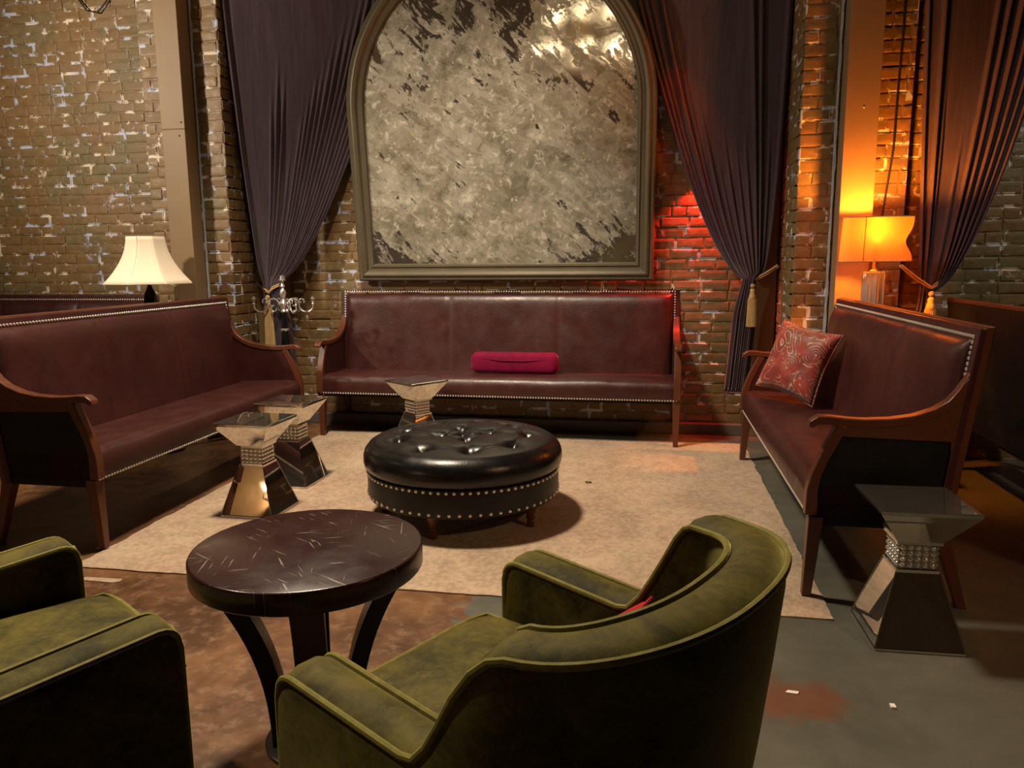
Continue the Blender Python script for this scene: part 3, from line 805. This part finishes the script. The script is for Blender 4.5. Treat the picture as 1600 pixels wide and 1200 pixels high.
# ------------------------------------------------------------------ arched mirror
def arched_mirror():
    t = thing('arched_mirror', 'large arched mirror with mottled antique glass above the back sofa', 'mirror', (-1.095, 5.755, 1.150), 0, None, R(6.0))
    W, H0, SP = 1.0, .135, 1.245
    path = [(-W, H0), (W, H0)]
    path += [(W, lerp(H0, SP, k / 6)) for k in range(1, 6)]
    for i in range(0, 49):
        a = PI * i / 48; path.append((W * math.cos(a), SP + W * math.sin(a)))
    path += [(-W, lerp(SP, H0, k / 6)) for k in range(1, 6)]
    n = len(path)
    prof = [(0, .0), (0, .022), (.008, .036), (.022, .040), (.028, .030), (.046, .034), (.060, .052), (.080, .060), (.092, .056), (.098, .042), (.118, .046), (.128, .038), (.134, .0)]
    rings = []
    for k in range(n):
        p0, p, p1 = Vector(path[k - 1]), Vector(path[k]), Vector(path[(k + 1) % n])
        d0, d1 = (p - p0).normalized(), (p1 - p).normalized()
        n0, n1 = Vector((d0.y, -d0.x)), Vector((d1.y, -d1.x))
        m = (n0 + n1).normalized(); m /= max(.3, m.dot(n1))
        rings.append([(p.x + m.x * o, -h, p.y + m.y * o) for o, h in prof])
    MB().loft(rings, True, False, True).build('frame', M['frame'], t, True, angle=30)
    g = MB(); 
    inner = [(p[0], p[1]) for p in path]
    g.prism([(x * 1.004, z) for x, z in inner], 'y', -.014, -.004)
    g.build('glass', M['aged_mirror'], t)
    # thin dark backing board, a little larger than the moulding
    bk = []
    for k in range(n):
        p0, p, p1 = Vector(path[k - 1]), Vector(path[k]), Vector(path[(k + 1) % n])
        d0, d1 = (p - p0).normalized(), (p1 - p).normalized()
        m = (Vector((d0.y, -d0.x)) + Vector((d1.y, -d1.x))).normalized(); m /= max(.3, m.dot(Vector((d1.y, -d1.x))))
        bk.append((p.x + m.x * .112, p.y + m.y * .112))
    MB().prism(bk, 'y', 0.001, .018).build('backing_board', M['dark_trim'], t)
    return t
arched_mirror()

# ------------------------------------------------------------------ curtains
def curtain(label, zt, zb, ztie, zref, top, tie, pl, pr, Yt, Ytie, ridges, seed, low_dx=0, bw=.1):
    """top/tie: x of the left and right edge; Yt: depth of both edges up high; ridges: (u, width, height, reach)"""
    ox, oy = (tie[0] + tie[1]) / 2, Ytie
    t = thing('velvet_curtain', label, 'curtain', (ox, oy, zb), 0, 'aubergine velvet curtains')
    nu, nv = 260, 90; rows = []
    for i in range(nv + 1):
        z = lerp(zb, zt, i / nv)
        q = (z - ztie) / (zref - ztie); row = []
        if q >= 0:
            xl = lerp(tie[0], top[0], q ** pl); xr = lerp(tie[1], top[1], min(q, 1.0) ** pr if pr < .5 else q ** pr); d = 0
        else:
            d = -q * (zref - ztie) / max(.01, ztie - zb)
            xl = tie[0] + low_dx * d - bw * .35 * smooth(d * 3); xr = tie[1] + low_dx * d + bw * .35 * smooth(d * 3)
        qq = max(0, min(1, q))
        for j in range(nu + 1):
            u = j / nu
            y = lerp(Ytie, lerp(Yt[0], Yt[1], u), qq ** .35)
            for ru, rw, rh, reach in ridges:
                f = 1 - smooth((qq - reach + .35) / .35) if reach < 1.2 else 1
                if f > 0:
                    g = (u - ru - .006 * noise.noise((z * 1.3, ru * 9, seed))) / rw
                    if abs(g) < 4: y -= rh * f * (math.exp(-g * g) - .35 * math.exp(-(g - 1.9) ** 2))
            y += .010 * math.sin(u * 9 + seed) * qq + .012 * noise.noise((u * 4, z * .7, seed)) * qq
            if qq < .25: y -= .030 * math.sin(PI * u) * (1 - qq / .25)
            row.append((lerp(xl, xr, u) - ox, y - oy, z - zb))
        rows.append(row)
    n = nu + 1; vs = [p for r in rows for p in r]
    o = MB().add(vs, [(i * n + j, i * n + j + 1, (i + 1) * n + j + 1, (i + 1) * n + j) for i in range(nv) for j in range(nu)]).build('drape', M['curtain'], t, True, angle=180)
    s = o.modifiers.new('thick', 'SOLIDIFY'); s.thickness = .006; s.offset = 0
    return t
def tieback(label, hook, knot, front, tas_len, group='gold rope tiebacks'):
    t = thing('curtain_tieback', label, 'tieback', hook, 0, group)
    h, k, f = Vector((0, 0, 0)), Vector(knot) - Vector(hook), Vector(front) - Vector(hook)
    def sag(a, b, s, n=8): return [tuple(a.lerp(b, i / n) + Vector((0, 0, -s * math.sin(PI * i / n)))) for i in range(n + 1)]
    rp = MB()
    rp.tube(sag(h, k, .012), .0055, 6); rp.tube(sag(h + Vector((0, -.012, .012)), k + Vector((0, -.006, .01)), .006), .0055, 6)
    rp.tube([tuple(k), tuple(k.lerp(f, .5) + Vector((0, -.02, .012))), tuple(f)], .0055, 6)
    rp.tube([tuple(k + Vector((0, -.008, -.002))), tuple(k.lerp(f, .5) + Vector((0, -.03, -.005))), tuple(f + Vector((0, 0, -.012)))], .0055, 6)
    rp.build('rope', M['rope'], t, True)
    MB().dome((0, .004, 0), (0, -1, 0), .012, .012, 10).build('hook', M['nail'], t, True)
    c = (k.x, k.y - .022, k.z)
    tb = MB().lathe([(.006, -.015), (.014, -.022), (.019, -.034), (.014, -.046), (.010, -.050), (.016, -.058), (.021, -.068), (.018, -.080), (.024, -.098), (.029, -.125), (.026, -.13)], 16, c)
    tb.build('tassel_head', M['rope'], t, True, angle=80)
    rings = []
    for i in range(7):
        z = lerp(-.125, -tas_len, i / 6); r = lerp(.030, .036, i / 6)
        rings.append([(c[0] + r * (1 + .07 * math.cos(j * PI)) * math.cos(2 * PI * j / 44), c[1] + r * .9 * (1 + .07 * math.cos(j * PI)) * math.sin(2 * PI * j / 44), c[2] + z + (.006 * noise.noise((j * 1.7, i, 0)) if i == 6 else 0)) for j in range(44)])
    MB().loft(rings).build('tassel_fringe', M['tassel'], t, True)
    return t
RL = [(.015, .010, .018, 1.3), (.27, .010, .016, .75), (.315, .009, .022, .85), (.36, .008, .020, .80), (.44, .010, .010, .55)]
RL += [(.50 + .0385 * k, .0085, .012 + .005 * ((k * 7) % 3), .70 + .06 * k) for k in range(13)]
curtain('aubergine velvet curtain tied back left of the arched mirror', 3.98, .10, 1.17, 3.15, (-2.985, -1.84), (-2.862, -2.722), 1.0, .80, (5.245, 5.765), 5.40, RL, 1.0, .10)
RR = [(.02, .010, .020, 1.3), (.06, .009, .018, 1.3), (.10, .008, .014, 1.3), (.165, .011, .026, 1.3), (.22, .008, .014, 1.0), (.30, .010, .022, .75), (.38, .012, .014, .5), (.47, .012, .018, .6), (.57, .012, .016, .55), (.66, .014, .016, .6), (.745, .012, .030, 1.3), (.80, .012, .030, 1.3), (.88, .014, .014, .6), (.975, .012, .020, 1.3)]
curtain('dark velvet curtain tied back right of the arched mirror', 3.98, .36, 1.165, 3.0, (-.10, .905), (.655, .745), .68, .30, (5.745, 5.58), 5.62, RR, 5.0, -.06)
R3 = [(.02, .010, .025, 1.3), (.14, .014, .028, 1.3), (.20, .012, .012, .8), (.42, .02, .012, .6), (.55, .016, .022, 1.3), (.63, .013, .024, 1.3), (.72, .013, .026, 1.3), (.80, .012, .024, 1.3), (.88, .012, .022, 1.3), (.96, .012, .020, 1.3)]
curtain('dark velvet curtain tied back at the far right, in front of the side brick wall', 3.98, .10, 1.10, 2.80, (1.575, 2.30), (1.650, 1.735), 1.0, .60, (5.14, 5.10), 5.10, R3, 9.0)
tieback('gold rope tieback with tassel on the left curtain, behind the candelabra', (-2.955, 5.485, 1.135), (-2.800, 5.345, 1.075), (-2.725, 5.37, 1.14), .40)
tieback('gold rope tieback with long tassel on the curtain beside the right pier', (.875, 5.55, 1.245), (.722, 5.605, 1.148), (.655, 5.66, 1.165), .32)
tieback('gold rope tieback with tassel on the far right curtain behind the lamp', (1.545, 5.135, 1.245), (1.688, 5.02, 1.115), (1.735, 5.05, 1.15), .20)

# ------------------------------------------------------------------ lamps
def left_lamp():
    t = thing('standing_lamp', 'unlit lamp with cream bell shade behind the left sofa', 'lamp', (-3.345, 4.72, 0), R(10))
    n = 8; rings = []
    for i in range(13):
        u = i / 12; z = lerp(1.165, 1.478, u); r = .125 + .165 * (1 - u) ** 1.9
        ring = []
        for j in range(48):
            a = 2 * PI * j / 48; seg = (a % (2 * PI / n)) - PI / n
            rr = r * lerp(1, math.cos(PI / n) / math.cos(seg), .75)
            rr *= 1 - .010 * math.cos(n * a + PI) * (1 if i else 1)
            ring.append((rr * math.cos(a), rr * math.sin(a), z))
        rings.append(ring)
    o = MB().loft(rings, True, False).build('lamp_shade', M['shade_white'], t, True, angle=80)
    s = o.modifiers.new('thick', 'SOLIDIFY'); s.thickness = .004; s.offset = -1
    rb = MB()
    for k in range(n):
        a = 2 * PI * k / n
        rb.tube([((.1255 + .1655 * (1 - i / 12) ** 1.9) * math.cos(a) * 1.0, (.1255 + .1655 * (1 - i / 12) ** 1.9) * math.sin(a), lerp(1.165, 1.478, i / 12)) for i in range(13)], .003, 6)
    rb.build('shade_rib', M['shade_white'], o, True)
    MB().lathe([(.14, 0), (.145, .012), (.05, .03), (.022, .06), (.020, .80), (.045, .86), (.050, 1.0), (.036, 1.10), (.020, 1.13), (.010, 1.16), (.008, 1.30)], 20).build('lamp_stand', M['black_gloss'], t, True)
    MB().tube([(-.125, 0, 1.470), (0, 0, 1.455), (.125, 0, 1.470)], .003, 6).build('shade_spider', M['nail'], t)
    MB().lathe([(.004, 1.30), (.014, 1.31), (.014, 1.34), (.030, 1.38), (.024, 1.42), (.004, 1.435)], 14).build('bulb', mat_plain('unlit_frosted_bulb', (.8, .78, .72), .4), t, True)
    return t
left_lamp()
LX, LY = 1.315, 4.865
st = thing('lamp_table', 'small dark side table hidden behind the right sofa, carrying the amber lamp', 'table', (LX + .085, LY - .0, 0), 0)
MB().box(-.16, .16, -.15, .15, .76, .785).build('tabletop', M['dark_wood'], st, bevel=.004)
for sx in (-1, 1):
    for sy in (-1, 1): MB().box(sx * .14 - .014, sx * .14 + .014, sy * .13 - .014, sy * .13 + .014, 0, .76).build('leg', M['dark_wood'], st)
def right_lamp():
    t = thing('table_lamp', 'lit amber lamp with crumpled linen shade in front of the right pier', 'lamp', (LX, LY, .785), R(-8))
    def ring(z, sc, dent):
        out = []
        for j in range(64):
            a = 2 * PI * j / 64; c, s_ = math.cos(a), math.sin(a)
            x = .195 * sc * math.copysign(abs(c) ** .42, c); y = .105 * sc * math.copysign(abs(s_) ** .55, s_)
            if c > 0: x -= dent * smooth((c - .3) / .4)
            out.append((x, y, z))
        return out
    rings = []
    for i in range(15):
        u = i / 14
        rings.append(ring(.495 + .255 * u + .0, lerp(1.0, .93, u), .040 * math.sin(PI * u) ** 1.2 * math.exp(-((u - .42) / .28) ** 2) - .012 * u))
    o = MB().loft(rings, True, False).build('lamp_shade', M['shade_orange'], t, True, angle=70)
    for rg in (rings[0], rings[-1]): MB().tube(rg, .0035, 6, True).build('shade_rim', M['rope'], o, True)
    sm = MB(); k = 47
    sm.tube([(r[k][0], r[k][1] - .0005, r[k][2]) for r in rings], .002, 6); sm.tube([(r[61][0], r[61][1] - .0005, r[61][2]) for r in rings], .002, 6)
    sm.build('shade_seam', mat_plain('brown_seam_tape', (.16, .055, .015), .8), o, True)
    rings = []
    for z, r in ((.012, .056), (.02, .060), (.425, .060), (.435, .056)):
        rings.append([(r * (1 + .07 * math.cos(9 * 2 * PI * j / 90)) * math.cos(2 * PI * j / 90), r * (1 + .07 * math.cos(9 * 2 * PI * j / 90)) * math.sin(2 * PI * j / 90), z) for j in range(90)])
    MB().loft(rings).build('fluted_base', M['glass'], t, True, angle=30)
    MB().lathe([(.066, 0), (.066, .012)], 32).build('foot', M['chrome'], t)
    MB().lathe([(.020, .435), (.020, .442), (.009, .448), (.009, .50), (.016, .505), (.016, .56), (.008, .565)], 16).build('neck', M['rope'], t, True)
    MB().sphere((.005, -.01, .625), .026, 14, 10).build('bulb', M['bulb_amber'], t, True)
    MB().tube([(-.17, 0, .74), (0, 0, .748), (.17, 0, .74)], .0025, 6).build('shade_spider', M['nail'], t)
    return t
right_lamp()

# ------------------------------------------------------------------ candelabra
def candelabra():
    t = thing('floor_candelabra', 'tall chrome candelabra on a black stem beside the left curtain', 'candelabra', (-2.665, 5.30, 0), 0)
    MB().lathe([(.085, 0), (.09, .01), (.075, .022), (.040, .045), (.030, .07), (.040, .10), (.046, .14), (.030, .17)], 24).build('foot', M['chrome'], t, True)
    MB().lathe([(.022, .17), (.040, .24), (.046, .36), (.040, .50), (.034, .60), (.032, .62), (.026, .65), (.030, .70), (.026, .82), (.022, .86), (.016, .93)], 24).build('stem', M['black_gloss'], t, True)
    MB().lathe([(.030, .595), (.039, .60), (.039, .612), (.030, .617)], 20).build('collar', M['chrome'], t, True)
    MB().lathe([(.028, .795), (.031, .80), (.031, .808), (.026, .813)], 20).build('collar', M['chrome'], t, True)
    MB().lathe([(.016, .93), (.024, .94), (.014, .955), (.026, .985), (.030, 1.0), (.020, 1.02), (.012, 1.03), (.020, 1.05), (.026, 1.075), (.016, 1.10), (.010, 1.11), (.018, 1.125), (.012, 1.14), (.009, 1.15), (.013, 1.16), (.024, 1.165), (.028, 1.17), (.020, 1.175), (.016, 1.20), (.022, 1.205)], 18).build('hub', M['chrome'], t, True)
    for i in range(4):
        a = R(8 + 90 * i) if i % 2 == 0 else R(50 + 90 * i)
        dx, dy = math.cos(a), math.sin(a)
        P = lambda r, z: (r * dx, r * dy, z)
        b = MB()
        s1 = [P(.026, .985)]
        s1 += [P(.075 - .042 * math.cos(q) , .992 + .042 * math.sin(q)) for q in [PI * k / 9 for k in range(10)]]
        s1 += [P(.170 - .053 * math.cos(q), .985 - .050 * math.sin(q)) for q in [PI * k / 10 for k in range(11)]]
        b.tube(s1, .006, 7)
        b.tube([P(.075 - .024 * math.cos(q) * (1 - q / 12), .965 - .03 * math.sin(q) * (1 - q / 12)) for q in [k / 14 * 5.2 for k in range(15)]], .005, 6)
        b.tube([P(.135 + .022 * math.cos(q) * (1 - q / 9), 1.015 + .022 * math.sin(q) * (1 - q / 9)) for q in [k / 14 * 5.2 - .6 for k in range(15)]], .0045, 6)
        b.build('branch', M['chrome'], t, True)
        MB().lathe([(.005, .985), (.010, .995), (.007, 1.005), (.014, 1.015), (.010, 1.022), (.024, 1.030), (.026, 1.034), (.012, 1.036), (.012, 1.048), (.016, 1.050)], 14, P(.223, 0)).build('candle_cup', M['chrome'], t, True)
    return t
candelabra()

# ------------------------------------------------------------------ ceiling lights that the mirror shows
def chandelier(label, loc, arms, rz):
    t = thing('chandelier', label, 'chandelier', loc, rz)
    MB().lathe([(.004, -.16), (.03, -.13), (.045, -.08), (.03, -.03), (.02, .05), (.035, .12), (.02, .2), (.012, .32), (.02, .36), (.006, .40)], 20).build('hub', M['rope'], t, True)
    MB().tube([(0, 0, .39), (0, 0, ZC - loc[2])], .008, 8).build('chain', M['cable'], t)
    for rad, z, n, ph in arms:
        for i in range(n):
            a = 2 * PI * i / n + ph; dx, dy = math.cos(a), math.sin(a)
            MB().tube([(dx * .02, dy * .02, z - .02), (dx * rad * .4, dy * rad * .4, z - .10), (dx * rad * .8, dy * rad * .8, z - .09), (dx * rad, dy * rad, z)], .007, 6).build('arm', M['rope'], t, True)
            MB().lathe([(.026, z), (.030, z + .006), (.012, z + .012), (.012, z + .075)], 10, (dx * rad, dy * rad, 0)).build('candle_sleeve', M['shade_white'], t, True)
            MB().lathe([(.006, z + .075), (.016, z + .09), (.017, z + .10), (.010, z + .125), (.002, z + .145)], 8, (dx * rad, dy * rad, 0)).build('bulb', M['bulb_warm'], t, True)
    return t
chandelier('lit candle chandelier over the rug, shown only as bright spots in the mirror', (-.66, 3.30, 2.95), [(.50, -.22, 10, .2), (.30, .10, 6, .5)], 0)

def sconce():
    t = thing('wall_lantern', 'lit square lantern on the panelled wall, seen only as a reflection in a mirrored table', 'lantern', (-6.45, -4.2, 2.22), 0)
    fr = MB()
    for x in (-.11, .11):
        for y in (.07, .29): fr.box(x - .01, x + .01, y - .01, y + .01, -.15, .15)
    for z in (-.16, .15): fr.box(-.12, .12, .06, .30, z, z + .012)
    fr.box(-.05, .05, 0, .065, -.05, .05)
    fr.build('frame', M['cable'], t)
    MB().sphere((0, .18, 0), .05, 12, 8).build('bulb', M['bulb_warm'], t, True)
    return t
sconce()

rl = thing('red_wall_light', 'small red accent light fixed to the back wall behind the right curtain', 'light', (.47, 5.80, 1.98), 0)
MB().lathe([(.018, -.05), (.026, -.045), (.026, .03), (.015, .04)], 14, (0, -.028, 0)).build('housing', M['cable'], rl, True)
MB().lathe([(.018, -.0512), (.018, -.052), (.002, -.053)], 14, (0, -.028, 0)).build('lens', M['led_red'], rl, True)

# ------------------------------------------------------------------ small things
tag(MB().tube([(1.475, 5.178, 3.2), (1.474, 5.178, 2.6), (1.466, 5.176, 2.25), (1.464, 5.176, 1.95), (1.425, 5.174, 1.55), (1.40, 5.165, 1.20), (1.39, 5.16, .8)], .006, 6).build('power_cord', M['cable'], smooth_=True), 'thin black cord running down the right brick pier', 'cord')
tag(MB().tube([(-4.30, 5.50, 3.6), (-4.29, 5.49, 3.28), (-4.22, 5.48, 3.19), (-4.13, 5.48, 3.17), (-4.05, 5.49, 3.25), (-4.02, 5.50, 3.6)], .006, 6).build('hanging_wire', M['cable'], smooth_=True), 'loop of dark wire hanging at the top of the left brick wall', 'wire')
tag(MB().box(-.007, .007, -.010, .010, 0, .006).build('paper_scrap', M['paper']), 'tiny white scrap on the bare concrete in front of the right mirrored table', 'scrap').location = (.732, 2.213, .0005)
tag(MB().prism([(-.02, -.006), (.015, -.01), (.022, .004), (-.01, .008)], 'z', 0, .003).build('paper_chip', M['paper']), 'small white chip on the rusty floor stain', 'scrap').location = (.455, 2.245, .0005)
tag(MB().prism([(-.10, -.018), (.055, -.022), (.075, -.006), (.07, .018), (-.10, .012)], 'z', 0, .003).build('tape_strip', M['rug'], bevel=.001), 'pale strip lying on the floor at the rug corner by the left armchair', 'strip').location = (-2.20, 2.655, .0005)
tag(MB().tube([(.017 * math.cos(2 * PI * i / 20), .013 * math.sin(2 * PI * i / 20), 0) for i in range(20)], .0022, 6, True).build('rubber_ring', M['cable'], smooth_=True), 'tiny dark ring lying on the rug right of the ottoman', 'ring').location = (-.32, 4.33, .0135)

# ------------------------------------------------------------------ camera, lights, world
def cam():
    f, yaw, pitch, roll = 1190., R(10.1), R(9.2), R(.43)
    fwd = Vector((-math.sin(yaw) * math.cos(pitch), math.cos(yaw) * math.cos(pitch), -math.sin(pitch)))
    right = Vector((math.cos(yaw), math.sin(yaw), 0)); down = fwd.cross(right)
    r2 = math.cos(roll) * right + math.sin(roll) * down; d2 = -math.sin(roll) * right + math.cos(roll) * down
    c = bpy.data.cameras.new('camera'); c.sensor_width = 36; c.lens = f / 1600 * 36; c.clip_start = .05
    o = bpy.data.objects.new('camera', c); COL.objects.link(o)
    o.matrix_world = Matrix.Translation((0, 0, 1.3)) @ Matrix((r2, -d2, -fwd)).transposed().to_4x4()
    S.camera = o
cam()
def lamp(name, kind, loc, energy, col, target=None, size=.05, spot=60, blend=.5):
    l = bpy.data.lights.new(name, kind); l.energy = energy; l.color = col
    if kind in ('POINT', 'SPOT'): l.shadow_soft_size = size
    if kind == 'SPOT': l.spot_size = R(spot); l.spot_blend = blend
    o = bpy.data.objects.new(name, l); COL.objects.link(o); o.location = loc
    if target is not None:
        o.rotation_euler = (Vector(target) - Vector(loc)).to_track_quat('-Z', 'Y').to_euler()
    return o
WARM = (1, .82, .60)
lamp('ceiling_spot', 'SPOT', (-1.75, 3.45, 4.4), 1100, WARM, (-1.15, 2.9, 0), .22, 112, .8)
lamp('sofa_fill_spot', 'SPOT', (-1.25, 2.5, 4.3), 560, WARM, (-1.35, 5.7, 1.4), .15, 41, .9)  # added fill without a fixture, brightens the back sofa and lower mirror
lamp('wall_wash_spot', 'SPOT', (-4.7, 2.7, 2.9), 390, WARM, (-3.2, 5.5, 2.3), .10, 112, 1)
lamp('side_wall_spot', 'SPOT', (3.2, 3.0, 3.4), 130, WARM, (2.7, 5.2, .9), .10, 66, 1)
lamp('left_spot', 'SPOT', (-3.0, 1.3, 3.4), 300, WARM, (-1.35, 1.3, .45), .08, 46, .8)
lamp('right_amber_light', 'SPOT', (2.6, 1.2, 2.6), 110, (1, .60, .30), (.9, 2.3, .3), .08, 60, .9)
lamp('amber_bulb', 'POINT', (LX, LY - .01, 1.465), 115, (1, .27, .022), None, .04)
lamp('red_spot', 'SPOT', (-.08, 5.36, 3.5), 50, (1, .03, .015), (.50, 5.80, 1.0), .02, 24, .4)
lamp('red_wall_spot', 'SPOT', (.47, 5.745, 1.92), 130, (1, .03, .015), (.10, 5.83, .3), .012, 90, .5)
lamp('lantern_light', 'POINT', (-6.45, -3.80, 2.22), 50, (1, .72, .42), None, .05)
w = bpy.data.worlds.new('world'); S.world = w; w.use_nodes = True
w.node_tree.nodes['Background'].inputs[0].default_value = (.5, .42, .36, 1); w.node_tree.nodes['Background'].inputs[1].default_value = .02
S.view_settings.view_transform = 'Standard'; S.view_settings.look = 'None'; S.view_settings.gamma = 1
S.view_settings.use_curve_mapping = False; S.view_settings.exposure = 0.0
S.cycles.use_denoising = True; S.cycles.max_bounces = 8; S.cycles.sample_clamp_indirect = 4
